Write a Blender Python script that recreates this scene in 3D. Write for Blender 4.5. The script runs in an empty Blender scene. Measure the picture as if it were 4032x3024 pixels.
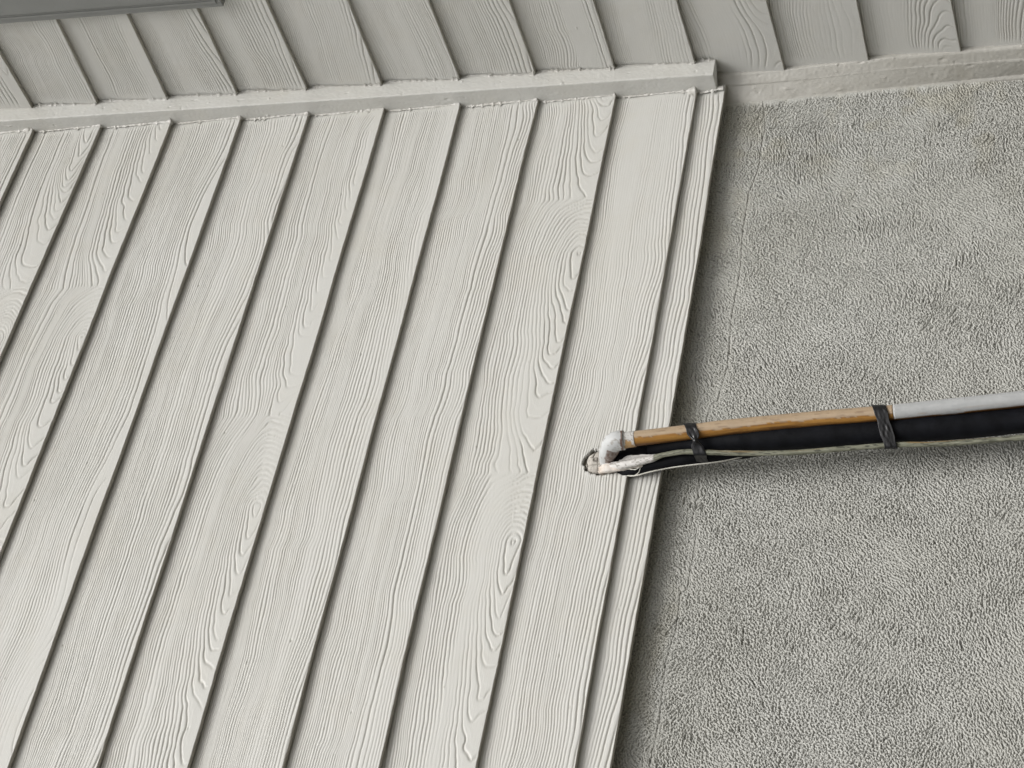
import bpy, math
import numpy as np
from mathutils import Matrix, Vector

# ------------------------------------------------------------------ camera, sky, sun, exposure
E = 0.17                                    # exposure of one lap board in metres (unit of the survey below)
CAMC = np.array([17.41458456, 16.66163633, -14.40714805])
H = 14.40714805 * E + 1.6                   # height of the survey's zero above the ground
RT = np.array([[-0.17941289, -0.25561143, -0.94998622],
               [0.79467736, -0.60688821, 0.01321304],
               [-0.57991284, -0.75256195, 0.31201218]])   # rows: image right, image down, view direction
FPX = 8034.13673
scene = bpy.context.scene
C = scene.collection


def W(p):
    p = np.asarray(p, float)
    q = p * E
    q[..., 2] += H
    return q


cam_d = bpy.data.cameras.new('camera')
cam = bpy.data.objects.new('camera', cam_d)
C.objects.link(cam)
cam_d.sensor_width = 36
cam_d.lens = FPX / 4032 * 36
cam_d.clip_start = 0.05
cam_d.clip_end = 500
m = Matrix.Identity(4)
for i in range(3):
    m[i][0], m[i][1], m[i][2] = RT[0][i], -RT[1][i], -RT[2][i]
cc = W(CAMC)
m[0][3], m[1][3], m[2][3] = cc
cam.matrix_world = m
scene.camera = cam

SUN_DIR = Vector((0.15, 0.58, 0.80)).normalized()      # towards the sun
el = math.asin(SUN_DIR.z)
az = math.atan2(SUN_DIR.x, SUN_DIR.y)
world = bpy.data.worlds.new('World')
scene.world = world
world.use_nodes = True
wn = world.node_tree
wn.nodes.clear()
sky = wn.nodes.new('ShaderNodeTexSky')
sky.sky_type = 'NISHITA'
sky.sun_disc = False
sky.sun_elevation = el
sky.sun_rotation = az
sky.air_density = 1.0
sky.dust_density = 6.0
sky.ozone_density = 1.0
hs = wn.nodes.new('ShaderNodeHueSaturation')
hs.inputs['Saturation'].default_value = 0.25            # overcast: grey rather than blue
bg = wn.nodes.new('ShaderNodeBackground')
bg.inputs['Strength'].default_value = 0.095
wo = wn.nodes.new('ShaderNodeOutputWorld')
wn.links.new(sky.outputs[0], hs.inputs['Color'])
wn.links.new(hs.outputs[0], bg.inputs[0])
wn.links.new(bg.outputs[0], wo.inputs[0])
sun_d = bpy.data.lights.new('sun', 'SUN')
sun_d.energy = 1.5
sun_d.angle = math.radians(32)
sun_d.color = (1.0, 0.992, 0.975)
sun = bpy.data.objects.new('sun', sun_d)
C.objects.link(sun)
sun.location = (5, 6, 12)
sun.rotation_euler = SUN_DIR.to_track_quat('Z', 'Y').to_euler()
scene.view_settings.view_transform = 'Standard'
scene.view_settings.look = 'None'
scene.view_settings.exposure = 0.41
scene.view_settings.gamma = 1.0
scene.cycles.max_bounces = 8
scene.cycles.diffuse_bounces = 5


# ------------------------------------------------------------------ survey helpers: a pixel of the photo onto a real plane
def ray(u, v):
    return RT.T @ np.array([(u - 2016) / FPX, (v - 1512) / FPX, 1.0])


def on_x(u, v, x):
    d = ray(u, v)
    return CAMC + d * (x - CAMC[0]) / d[0]


def on_y(u, v, y):
    d = ray(u, v)
    return CAMC + d * (y - CAMC[1]) / d[1]


# ------------------------------------------------------------------ noise
_tabs = {}


def vnoise(x, y, seed=0):
    if seed not in _tabs:
        _tabs[seed] = np.random.RandomState(seed + 11).uniform(-1, 1, (256, 256))
    t = _tabs[seed]
    x, y = np.broadcast_arrays(np.asarray(x, float), np.asarray(y, float))
    xi = np.floor(x).astype(int)
    yi = np.floor(y).astype(int)
    fx = x - xi
    fy = y - yi
    fx = fx * fx * fx * (fx * (fx * 6 - 15) + 10)
    fy = fy * fy * fy * (fy * (fy * 6 - 15) + 10)
    a = t[xi & 255, yi & 255]
    b = t[(xi + 1) & 255, yi & 255]
    c = t[xi & 255, (yi + 1) & 255]
    d = t[(xi + 1) & 255, (yi + 1) & 255]
    return (a * (1 - fx) + b * fx) * (1 - fy) + (c * (1 - fx) + d * fx) * fy


def fbm(x, y, seed=0, o=3):
    r, a, n = 0, 1.0, 0
    for i in range(o):
        r = r + a * vnoise(x * 2 ** i, y * 2 ** i, seed + i)
        n += a
        a *= 0.5
    return r / n


def sstep(a, b, x):
    t = np.clip((x - a) / (b - a), 0, 1)
    return t * t * (3 - 2 * t)


# ------------------------------------------------------------------ mesh helpers
def tag(o, label=None, cat=None, group=None, kind=None):
    if label:
        o['label'] = label
    if cat:
        o['category'] = cat
    if group:
        o['group'] = group
    if kind:
        o['kind'] = kind
    return o


def empty(name, loc, label, cat, group=None):
    o = bpy.data.objects.new(name, None)
    o.empty_display_size = 0.1
    C.objects.link(o)
    o.location = loc
    return tag(o, label, cat, group)


def mesh_obj(name, co, quads, mat, parent=None, smooth=True, attrs=None, flat=None):
    """co: world coordinates; quads: (n,4) indices (or list of polygons)"""
    me = bpy.data.meshes.new(name)
    co = np.asarray(co, float)
    org = np.array(parent.location) if parent is not None else None
    ob = bpy.data.objects.new(name, me)
    if parent is not None:
        ob.parent = parent
        co = co - org
        if parent.parent is not None:
            co = co - np.array(parent.parent.location)
    else:
        org = np.array([co[:, 0].mean(), co[:, 1].mean(), co[:, 2].min()])
        ob.location = org
        co = co - org
    if isinstance(quads, np.ndarray) and quads.shape[1] == 4:
        me.vertices.add(len(co))
        me.vertices.foreach_set('co', co.astype(np.float32).ravel())
        me.loops.add(quads.size)
        me.loops.foreach_set('vertex_index', quads.astype(np.int32).ravel())
        me.polygons.add(len(quads))
        me.polygons.foreach_set('loop_start', np.arange(0, quads.size, 4, dtype=np.int32))
        me.update(calc_edges=True)
    else:
        me.from_pydata([tuple(c) for c in co], [], [tuple(int(i) for i in q) for q in quads])
        me.update()
    sm = np.full(len(me.polygons), bool(smooth))
    if flat is not None:
        sm[flat] = False
    me.polygons.foreach_set('use_smooth', sm)
    for k, v in (attrs or {}).items():
        v = np.asarray(v, float)
        if v.ndim == 1:
            a = me.attributes.new(k, 'FLOAT', 'POINT')
            a.data.foreach_set('value', v.astype(np.float32))
        else:
            a = me.attributes.new(k, 'FLOAT_COLOR', 'POINT')
            a.data.foreach_set('color', np.c_[v, np.ones(len(v))].astype(np.float32).ravel())
    me.materials.append(mat)
    C.objects.link(ob)
    return ob


def grid_quads(n, m_, close=False, flip=False):
    """grid of n rows, m_ columns (index = row*m_+col); close joins the last column to the first"""
    i = np.arange(n - 1)[:, None]
    j = np.arange(m_ if close else m_ - 1)[None, :]
    j2 = (j + 1) % m_
    q = np.stack([i * m_ + j, i * m_ + j2, (i + 1) * m_ + j2, (i + 1) * m_ + j], -1).reshape(-1, 4)
    return q[:, ::-1].copy() if flip else q


def boxes(name, bl, mat, parent=None, bevel=0.0):
    """bl: list of (min,max) world boxes -> one mesh with chamfered edges"""
    import bmesh
    bm = bmesh.new()
    for a, b in bl:
        a = np.array(a, float)
        b = np.array(b, float)
        r = bmesh.ops.create_cube(bm, size=1)
        for v in r['verts']:
            for i in range(3):
                v.co[i] = a[i] if v.co[i] < 0 else b[i]
    if bevel:
        bmesh.ops.bevel(bm, geom=bm.edges[:], offset=bevel, segments=2, affect='EDGES', profile=0.7)
    co = np.array([v.co[:] for v in bm.verts])
    fs = [[v.index for v in f.verts] for f in bm.faces]
    bm.free()
    return mesh_obj(name, co, fs, mat, parent, smooth=False)


# ------------------------------------------------------------------ materials
def new_mat(name):
    mt = bpy.data.materials.new(name)
    mt.use_nodes = True
    nt = mt.node_tree
    return mt, nt, nt.nodes['Principled BSDF']


def N(nt, t, **kw):
    n = nt.nodes.new(t)
    for k, v in kw.items():
        if k in n.inputs:
            n.inputs[k].default_value = v
        else:
            setattr(n, k, v)
    return n


def noise(nt, scale, detail=4, rough=0.55, vec=None, dist=0.0):
    n = N(nt, 'ShaderNodeTexNoise', Scale=scale, Detail=detail, Roughness=rough, Distortion=dist)
    if vec:
        nt.links.new(vec, n.inputs['Vector'])
    return n.outputs['Fac']


def ramp(nt, fac, stops):
    r = nt.nodes.new('ShaderNodeValToRGB')
    e = r.color_ramp.elements
    while len(e) < len(stops):
        e.new(0.5)
    for i, (p, c) in enumerate(stops):
        e[i].position = p
        e[i].color = (*c, 1)
    nt.links.new(fac, r.inputs[0])
    return r.outputs[0]


def mixc(nt, fac, a, b, mode='MIX'):
    x = nt.nodes.new('ShaderNodeMix')
    x.data_type = 'RGBA'
    x.blend_type = mode
    for s, v in ((0, fac), (6, a), (7, b)):
        if isinstance(v, (int, float)):
            x.inputs[s].default_value = v
        elif isinstance(v, tuple):
            x.inputs[s].default_value = (*v, 1)
        else:
            nt.links.new(v, x.inputs[s])
    return x.outputs[2]


def coords(nt):
    g = nt.nodes.new('ShaderNodeNewGeometry')
    return g.outputs['Position']


def bump(nt, bsdf, h, strength, dist):
    b = N(nt, 'ShaderNodeBump', Strength=strength, Distance=dist)
    nt.links.new(h, b.inputs['Height'])
    nt.links.new(b.outputs[0], bsdf.inputs['Normal'])


def attr(nt, name):
    a = nt.nodes.new('ShaderNodeAttribute')
    a.attribute_name = name
    return a


PAINT = (0.592, 0.589, 0.560)
GRIME_SHADE = (0.30, 0.275, 0.225)


def make_paint():
    mt, nt, b = new_mat('painted_fibre_cement')
    P = coords(nt)
    big = noise(nt, 3.5, 4, 0.6, P)
    col = ramp(nt, big, [(0.3, (0.578, 0.573, 0.539)), (0.55, PAINT), (0.75, (0.605, 0.604, 0.578))])
    st = ramp(nt, noise(nt, 9, 5, 0.65, P, 0.4), [(0.5, (0, 0, 0)), (0.78, (1, 1, 1))])
    s2 = N(nt, 'ShaderNodeMath', operation='MULTIPLY')
    nt.links.new(st, s2.inputs[0])
    s2.inputs[1].default_value = 0.22
    col = mixc(nt, s2.outputs[0], col, (0.56, 0.52, 0.43))
    col = mixc(nt, attr(nt, 'dirt_shade').outputs['Fac'], col, GRIME_SHADE)  # mixes in grime plus the painted shade of grooves and lap undersides
    nt.links.new(col, b.inputs['Base Color'])
    b.inputs['Roughness'].default_value = 0.42
    b.inputs['Specular IOR Level'].default_value = 0.5
    bump(nt, b, noise(nt, 900, 3, 0.6, P), 0.35, 0.0004)
    return mt


def make_stucco():
    mt, nt, b = new_mat('painted_stucco')
    P = coords(nt)
    col = ramp(nt, noise(nt, 4, 5, 0.6, P), [(0.3, (0.46, 0.458, 0.422)), (0.6, (0.50, 0.50, 0.47)), (0.8, (0.52, 0.522, 0.495))])
    col = mixc(nt, attr(nt, 'stain').outputs['Fac'], col, (0.41, 0.38, 0.28))
    col = mixc(nt, attr(nt, 'dirt_shade').outputs['Fac'], col, (0.12, 0.115, 0.10))
    nt.links.new(col, b.inputs['Base Color'])
    b.inputs['Roughness'].default_value = 0.8
    b.inputs['Specular IOR Level'].default_value = 0.25
    bump(nt, b, noise(nt, 700, 3, 0.6, P), 0.4, 0.0006)
    return mt


def make_rough_stucco():
    mt, nt, b = new_mat('stucco_coarse')
    P = coords(nt)
    col = ramp(nt, noise(nt, 4, 5, 0.6, P), [(0.3, (0.46, 0.458, 0.422)), (0.6, (0.50, 0.50, 0.47)), (0.8, (0.52, 0.522, 0.495))])
    nt.links.new(col, b.inputs['Base Color'])
    b.inputs['Roughness'].default_value = 0.8
    bump(nt, b, noise(nt, 190, 3, 0.5, P, 0.6), 0.9, 0.003)
    return mt


def make_attr_mat(name, rough=0.5, bs=0.3, scale=500, spec=0.4, bd=0.0005):
    mt, nt, b = new_mat(name)
    P = coords(nt)
    col = attr(nt, 'tint').outputs['Color']
    v = ramp(nt, noise(nt, 60, 4, 0.6, P), [(0.3, (0.86, 0.86, 0.86)), (0.7, (1, 1, 1))])
    col = mixc(nt, 1.0, col, v, 'MULTIPLY')
    nt.links.new(col, b.inputs['Base Color'])
    b.inputs['Roughness'].default_value = rough
    b.inputs['Specular IOR Level'].default_value = spec
    bump(nt, b, noise(nt, scale, 4, 0.6, P), bs, bd)
    return mt


def simple(name, colr, rough=0.5, var=0.1, scale=30, bs=0.2, bscale=400, spec=0.5, bd=0.0005):
    mt, nt, b = new_mat(name)
    P = coords(nt)
    lo = tuple(c * (1 - var) for c in colr)
    hi = tuple(min(1, c * (1 + var)) for c in colr)
    nt.links.new(ramp(nt, noise(nt, scale, 4, 0.6, P), [(0.3, lo), (0.7, hi)]), b.inputs['Base Color'])
    b.inputs['Roughness'].default_value = rough
    b.inputs['Specular IOR Level'].default_value = spec
    bump(nt, b, noise(nt, bscale, 4, 0.6, P), bs, bd)
    return mt


M_PAINT = make_paint()
M_STUCCO = make_stucco()
M_STUCCO2 = make_rough_stucco()
M_PVC = make_attr_mat('weathered_pvc', 0.5, 0.45, 260, 0.4, 0.0008)
M_CABLE = make_attr_mat('weathered_cable', 0.65, 0.5, 500)
M_PUTTY = make_attr_mat('cracked_putty', 0.8, 0.5, 350)
M_FOAM = simple('black_foam_rubber', (0.005, 0.0055, 0.0075), 0.6, 0.5, 40, 0.5, 260, 0.12)
M_TAPE = simple('black_vinyl_tape', (0.006, 0.006, 0.007), 0.30, 0.2, 40, 0.25, 120, 0.5, 0.001)
M_WINF = simple('grey_window_vinyl', (0.23, 0.235, 0.225), 0.5, 0.05, 20, 0.15, 500)
M_DARK = simple('dark_cavity', (0.03, 0.028, 0.025), 0.9, 0.3, 60)
M_WIRE = simple('pale_wire', (0.50, 0.49, 0.44), 0.5, 0.15, 80)
M_CORE = simple('wall_sheathing', (0.30, 0.27, 0.22), 0.9, 0.1, 10)
M_GROUND = simple('dark_ground', (0.085, 0.08, 0.06), 0.9, 0.12, 2, 0.4, 60, 0.3, 0.003)
M_GRASS = simple('winter_web', (0.10, 0.095, 0.085), 0.8, 0.2, 50)
mg, ntg, bg_ = new_mat('window_glass')
bg_.inputs['Base Color'].default_value = (0.02, 0.025, 0.03, 1)
bg_.inputs['Roughness'].default_value = 0.095
bg_.inputs['Specular IOR Level'].default_value = 0.8
M_GLASS = mg

# ------------------------------------------------------------------ ground and wall cores
g = boxes('ground', [((-30, -30, -0.3), (60, 60, 0.0))], M_GROUND)
tag(g, kind='structure')

# ------------------------------------------------------------------ lap boards
TH = 0.0092                                 # board thickness
DV = 0.0011


def grain(u, v, k, seed, cat):
    """height (m) and groove mask of embossed cedar grain; u along, v across, metres"""
    s = seed * 7
    wob = 0.0115 * fbm(u / 0.36, v / 0.16 + 3.1, s, 3) + 0.0011 * vnoise(u / 0.045, v / 0.05, s + 3)
    wob = wob + 0.0075 * np.clip(vnoise(u / 0.10, v / 0.09, s + 4) - 0.10, 0, 1) + 0.0008 * np.clip(vnoise(u / 0.018, v / 0.02, s + 5) - 0.3, 0, 1)
    vv = v + wob
    vc = cat[0] + 0.012 * vnoise(u / 0.5, np.zeros_like(u) + 0.3, s + 5)
    D = cat[1] + cat[2] * fbm((u - cat[3]) / cat[4], np.zeros_like(u) + 0.7, s + 6, 2)
    if len(cat) > 6:                                  # rows of nested tongues: ring depth climbs slowly, then drops
        q = ((u - cat[6]) / cat[7]) % 1.0
        tri = np.where(q < 0.78, q / 0.78, (1 - q) / 0.22)
        D = 0.008 + cat[8] * tri * (1 + 0.10 * vnoise(u / 0.12, v / 0.05, s + 18)) + 0.0035 * fbm(u / 0.035, v / 0.03, s + 19, 2)
    D = np.abs(D) + 0.004
    r = np.sqrt((vv - vc) ** 2 + D ** 2 * 0.55)
    lam = cat[5] if len(cat) > 5 else 0.0040
    ph = r / lam + 1.6 * vnoise(r / 0.026, np.zeros_like(r) + 0.5, s + 7) + 0.25 * vnoise(r / 0.012, u / 0.9, s + 8)
    gp = np.abs(np.gradient(ph, axis=0)) / (np.abs(np.gradient(v, axis=0)) + 1e-9) + 1.0
    gu = np.abs(np.gradient(ph, axis=1)) / (np.abs(np.gradient(u, axis=1)) + 1e-9)
    gp = np.hypot(gp, gu)
    f = ph - np.floor(ph)
    sp = 1.0 / gp                                     # spacing of the grooves here, metres
    dn = np.abs(f - 0.5) * sp                         # distance to the groove
    gw = 0.00105 * (1 + 0.45 * sstep(0.006, 0.012, sp)) * (1 + 0.35 * vnoise(u / 0.05, ph, s + 9))
    g0 = np.exp(-(dn / gw) ** 2)
    m1 = sstep(-0.60, 0.10, fbm(u / 1.5 + 5, v / 0.055, s + 10, 2))
    m2 = sstep(-0.25, 0.45, fbm(u / 0.6 + 9, v / 0.05, s + 12, 2))
    wide = sstep(0.0014, 0.0052, sp)
    brk = 0.55 + 0.45 * sstep(-0.8, 0.2, vnoise(u / 0.16, np.floor(ph) * 3.7 + 0.5, s + 13))   # grooves break here and there
    gr0 = g0 * (0.12 + 0.88 * m1) * (0.17 + 0.83 * wide) * brk
    h = -gr0 * 0.00126 * (1 + 0.6 * sstep(0.0055, 0.011, sp)) + (f - 0.5) * 0.00022 * m1 * wide
    ph2 = (v + wob * 1.3) / 0.0034 + 1.5 * vnoise(v / 0.012, u / 0.4, s + 17)
    h = h - (0.5 + 0.5 * np.sin(ph2 * 2 * np.pi)) * (0.10 + 0.90 * m2) * 0.00012
    m1 = 1.0
    prof = 1 - gr0
    h = h + 0.00005 * vnoise(u / 0.02, v / 0.0022, s + 14)
    h = h + 0.0004 * fbm(u / 0.30, v / 0.05, s + 15, 2)
    return h, (1 - prof) * m1


def seg_dist(x, z, poly):
    d = np.full(x.shape, 1e9)
    for a, b in zip(poly[:-1], poly[1:]):
        ab = b - a
        t = np.clip(((x - a[0]) * ab[0] + (z - a[1]) * ab[1]) / (ab @ ab + 1e-12), 0, 1)
        d = np.minimum(d, np.hypot(x - a[0] - t * ab[0], z - a[1] - t * ab[1]))
    return d


def lap_board(wall, parent, k, uv, seed, cat, umax, ufine, vtop=1.0, hole=None, du=0.0030, ustart=0.10, ufade=0.26, dv=DV, woff=0.0):
    """wall 'A' stands in the plane y=0 (u runs along +x); wall 'B' in the plane x=0 (u runs along +y)
       uv: ((u0,z0),(u1,z1)) two surveyed points of its lower edge, in exposures"""
    (u0, z0), (u1, z1) = uv
    uf = np.arange(ustart * E, ufine * E, du)
    uc = np.r_[np.arange(uf[-1] + 0.008, min(uf[-1] + 0.5, umax * E), 0.008), np.arange(min(uf[-1] + 0.5, umax * E), umax * E + 0.01, 0.03)]
    U = np.r_[uf, uc]
    ztop = vtop * E + 0.026
    V = np.r_[0, 0, 0.0008, np.arange(0.0016, ztop, dv), ztop]
    uu, vv = np.meshgrid(U, V)
    h, gr = grain(uu, vv, k, seed, cat)
    fade = sstep((ufade - .06) * E, (ufade + .06) * E + 0.006 * vnoise(vv / 0.03, uu * 0, seed), uu)     # paint and caulk fill the grain at the trim
    h = h * (0.12 + 0.88 * fade) * (1.0 if wall == 'A' else 0.75)
    gr = gr * fade
    lo = sstep(0.0, 0.004, vv)
    w = -(TH + 0.0022) / E * vv + h * (0.35 + 0.65 * lo)
    rn = np.random.RandomState(900 + seed)
    nail = 0
    for _ in range(5):                                # nail heads under the paint and small pits
        nu, nv, nr_ = rn.uniform(0.1, 1.6), rn.uniform(0.012, 0.16), rn.uniform(0.0012, 0.0022)
        gq = np.exp(-(((uu - nu) ** 2 + (vv - nv) ** 2) / nr_ ** 2) ** 2)
        w = w + gq * rn.choice([-0.0016, 0.0009])
        nail = nail + gq * rn.choice([0.5, 0.1])
    # gentle waves of the whole board and of its edge
    bow = 0.0012 * vnoise(uu / 0.35, vv * 0 + k * 1.7, 40 + seed)
    w = w + bow * 0.6
    if hole is not None:
        hd = seg_dist(uu, (z0 + (z1 - z0) * (uu / E - u0) / (u1 - u0)) * E + vv, np.r_[hole_xz, hole_xz[:1]])
        w = w + np.exp(-(hd / 0.0045) ** 2) * (0.0010 + 0.0016 * fbm(uu / 0.005, vv / 0.005, 95, 3))
        gr = gr * (1 - np.exp(-(hd / 0.006) ** 2))
        vis_h = 0.22 * np.exp(-(hd / 0.007) ** 2) * (0.5 + 0.5 * vnoise(uu / 0.006, vv / 0.006, 96))
    else:
        vis_h = 0
    zb = (z0 + (z1 - z0) * (uu / E - u0) / (u1 - u0)) * E
    zz = zb + vv + 0.0017 * vnoise(uu / 0.22, uu * 0 + k * 3.3, 60 + seed) + 0.00035 * vnoise(uu / 0.02, uu * 0 + k, 61)
    w = w + woff
    w[0] = w[2] - TH
    w[1] = w[2] - 0.0010
    vis = gr * 0.30 + vis_h + nail  # shade painted into the grain grooves, plus marks at hole and nails
    vis = vis + 0.10 * sstep(0.6, 1.0, vv / E) * (0.5 + 0.5 * vnoise(uu / 0.05, vv / 0.02, 77))  # slightly darker towards the board's top, in patches
    dirt_and_shade = np.clip(vis, 0, 1)
    dirt_and_shade[0] = 0.75  # underside of the lap: shade painted in, with some drip-edge grime
    dirt_and_shade[1] = 0.60
    dirt_and_shade[2] = 0.10
    if wall == 'A':
        co = np.stack([uu, w, zz + H], -1)
        flip = False
    else:
        co = np.stack([w, uu, zz + H], -1)
        flip = True
    n, m_ = uu.shape
    q = grid_quads(n, m_, flip=not flip)
    co = co.reshape(-1, 3)
    flat = np.arange(m_ - 1)
    if hole is not None:
        cen = co[q].mean(1)
        ins = hole(cen)
        keep = q[~ins]
        # rim of the hole: walls through the thickness of the board
        ed = {}
        for f in q[ins]:
            for a, b in zip(f, np.roll(f, -1)):
                a, b = int(a), int(b)
                if (b, a) in ed:
                    del ed[(b, a)]
                else:
                    ed[(a, b)] = 1
        base = len(co)
        vid = {}
        extra = []
        qs = []
        for a, b in ed:
            for t in (a, b):
                if t not in vid:
                    vid[t] = base + len(extra)
                    extra.append(co[t] + np.array([0, -TH, 0]))
            qs.append([a, b, vid[b], vid[a]])
        co = np.r_[co, np.array(extra)]
        dirt_and_shade = np.r_[dirt_and_shade.ravel(), np.zeros(len(extra)) + 0.05]
        q = np.r_[keep, np.array(qs)]
        flat = None
    return mesh_obj('siding_board', co, q, M_PAINT, parent, True, {'dirt_shade': np.asarray(dirt_and_shade).ravel()}, flat)


# surveyed lower edges, wall A (near the trim, far out) and wall B
A_E = {0: (.253, .007, 6, .03), 1: (.22, -1.012, 4.05, -.931), 2: (.237, -2.045, 6.81, -1.959), 3: (.228, -3.032, 9.41, -3.009),
       4: (.201, -3.978, 9.36, -4.019), 5: (.213, -4.998, 9.31, -5.016), 6: (.19, -6.005, 9.26, -6.021),
       7: (.186, -7.002, 9.21, -7.024), 8: (.175, -7.993, 9.16, -8.003), 9: (.124, -8.982, 9.11, -8.967),
       10: (.152, -9.320, 9.09, -9.309)}
B_E = {1: (1.71, -1.068, .141, -.977), 2: (1.706, -2.061, .172, -2.002), 3: (1.707, -3.025, .175, -2.994),
       4: (1.715, -3.976, .183, -3.961), 5: (1.616, -5.002, .193, -4.974), 6: (1.521, -5.995, .2, -6.008),
       7: (1.425, -6.987, .17, -6.987), 8: (1.33, -7.978, .205, -7.993), 9: (.925, -8.965, .234, -8.98),
       10: (1.137, -9.985, .047, -10.009), 11: (1.04, -10.996, .047, -11.01), 12: (.942, -12.016, .149, -12.057)}
# cathedral: (centre across the board, mean ring depth, its swing, phase, length), metres
CATS = [(-0.012, 0.085, 0.030, 0.0, 0.50, 0.0040), (-0.030, 0.060, 0.025, 0.2, 0.60, 0.0044), (0.002, 0.055, 0.050, 0.1, 0.34, 0.0052),
        (-0.025, 0.100, 0.030, 0.3, 0.70, 0.0037), (0.004, 0.060, 0.055, 0.5, 0.28, 0.0050), (-0.04, 0.060, 0.030, 0.0, 0.5, 0.0046),
        (-0.005, 0.065, 0.045, 0.7, 0.40, 0.0048),
        (0.022, 0.06, 0.03, 0.0, 0.4, 0.0050, 0.02, 0.62, 0.085), (0.012, 0.06, 0.03, 0.0, 0.4, 0.0052, -0.20, 0.66, 0.090),
        (0.012, 0.06, 0.03, 0.0, 0.4, 0.0048, 0.10, 0.95, 0.110)]

# hole round the pipes where they leave the wall, in the plane of wall A
hc = on_y(2336, 1822, -0.03)
hole_px = [(2288, 1822), (2300, 1795), (2322, 1770), (2345, 1762), (2372, 1772), (2420, 1790), (2470, 1800), (2500, 1808),
           (2500, 1850), (2466, 1868), (2440, 1858), (2400, 1866), (2362, 1872), (2330, 1866), (2305, 1852)]
hole_xz = np.array([on_y(a, b, -0.02)[[0, 2]] for a, b in hole_px]) * E


def in_poly(px, pz, poly):
    r = np.zeros(px.shape, bool)
    j = len(poly) - 1
    for i in range(len(poly)):
        xi, zi = poly[i]
        xj, zj = poly[j]
        c = ((zi > pz) != (zj > pz)) & (px < (xj - xi) * (pz - zi) / (zj - zi + 1e-12) + xi)
        r ^= c
        j = i
    return r


def hole_fn(c):
    x = c[:, 0] + 0.0018 * vnoise(c[:, 0] / 0.006, c[:, 2] / 0.006, 91)
    z = c[:, 2] - H + 0.0018 * vnoise(c[:, 0] / 0.006, c[:, 2] / 0.006, 92)
    return in_poly(x, z, hole_xz)


UA = 15.0
wallA = empty('siding_wall', W((UA / 2, 0, -9.4)), 'white wood grain lap siding wall above the grey stucco, pierced by the pipes', 'siding')
for k in range(-14, 11):
    if k in A_E:
        a = A_E[k]
    else:
        a = (.2, -k * 1.0, 9, -k * 1.0)
    vis = k >= 0
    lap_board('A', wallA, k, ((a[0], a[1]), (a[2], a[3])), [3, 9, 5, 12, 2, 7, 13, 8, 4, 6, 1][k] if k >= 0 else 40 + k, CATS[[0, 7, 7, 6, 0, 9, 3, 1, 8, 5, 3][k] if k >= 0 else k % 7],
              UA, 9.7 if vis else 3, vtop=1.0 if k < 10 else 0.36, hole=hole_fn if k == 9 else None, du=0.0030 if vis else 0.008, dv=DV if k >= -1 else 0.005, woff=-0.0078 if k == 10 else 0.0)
boxes('wall_core', [(W((-0.6, -1.4, -9.25)), W((UA, -0.10, 14.9)))], M_CORE, wallA)

L3Z, L3Y = [], []
for px, py in ((2940, 292), (3084, 279), (3500, 228), (4030, 182)):
    p = on_x(px, py, 0.0)
    L3Z.insert(0, p[2])
    L3Y.insert(0, p[1])
UB = 20.0
wallB = empty('siding_wall', W((0, UB / 2, -23)), 'warm white lap siding wall beside the window, its boards running down past the corner trim', 'siding')
WIN_Y0, WIN_Z0 = 1.715, -3.42
for k in range(-14, 24):
    if k in B_E:
        a = B_E[k]
    elif k == 0:
        a = (1.7, -.03, .2, 0)
    else:
        a = (1.7, -k, .2, -k)
    vis = 0 <= k <= 13
    um = UB if k <= 14 else 6.0
    if -6 < k <= 3:
        um = WIN_Y0 + 0.15
    us = 0.10 if k < 9 else float(np.interp(-k + 0.5, L3Z, L3Y)) - 0.10
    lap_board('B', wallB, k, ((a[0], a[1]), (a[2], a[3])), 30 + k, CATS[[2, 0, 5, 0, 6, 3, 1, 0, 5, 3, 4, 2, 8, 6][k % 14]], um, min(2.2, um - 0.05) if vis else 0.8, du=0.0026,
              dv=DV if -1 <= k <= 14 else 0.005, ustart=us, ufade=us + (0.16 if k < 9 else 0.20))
boxes('wall_core', [(W((-1.4, -0.6, -23.5)), W((-0.10, WIN_Y0, 14.9))),
                    (W((-1.4, WIN_Y0, 5.0)), W((-0.10, UB, 14.9))),
                    (W((-1.4, 6.6, -3.62)), W((-0.10, UB, 5.0))),
                    (W((-1.4, WIN_Y0, -23.5)), W((-0.10, UB, -3.62)))], M_CORE, wallB)
# siding on the far side of the window
for k in range(-5, 4):
    zt = -float(k) * E
    yy0, yy1 = 6.55 * E, UB * E
    pr = [(-0.02, zt + H + 0.184), (-(TH + 0.002), zt + H + 0.174), (0.0, zt + H), (-TH, zt + H)]
    cv_ = [(x, yy0, z) for x, z in pr] + [(x, yy1, z) for x, z in pr]
    mesh_obj('siding_board', np.array(cv_), [[0, 1, 5, 4], [1, 2, 6, 5], [2, 3, 7, 6], [3, 0, 4, 7], [3, 2, 1, 0], [4, 5, 6, 7]], M_PAINT, wallB, False)

# ------------------------------------------------------------------ window in wall B
win = empty('window', W((0, 4.2, WIN_Z0)), 'grey vinyl window frame let into the siding at the upper left', 'window')
y0, z0, y1, z1 = WIN_Y0, WIN_Z0, 6.6, 5.0
fr = []


def ring(a, b, x0, x1):
    """picture-frame of four bars, a..b exposures in from the outer edge"""
    return [(W((x0, y0 + a, z0 + a)), W((x1, y0 + b, z1 - a))), (W((x0, y1 - b, z0 + a)), W((x1, y1 - a, z1 - a))),
            (W((x0, y0 + b, z0 + a)), W((x1, y1 - b, z0 + b))), (W((x0, y0 + b, z1 - b)), W((x1, y1 - b, z1 - a)))]


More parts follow.
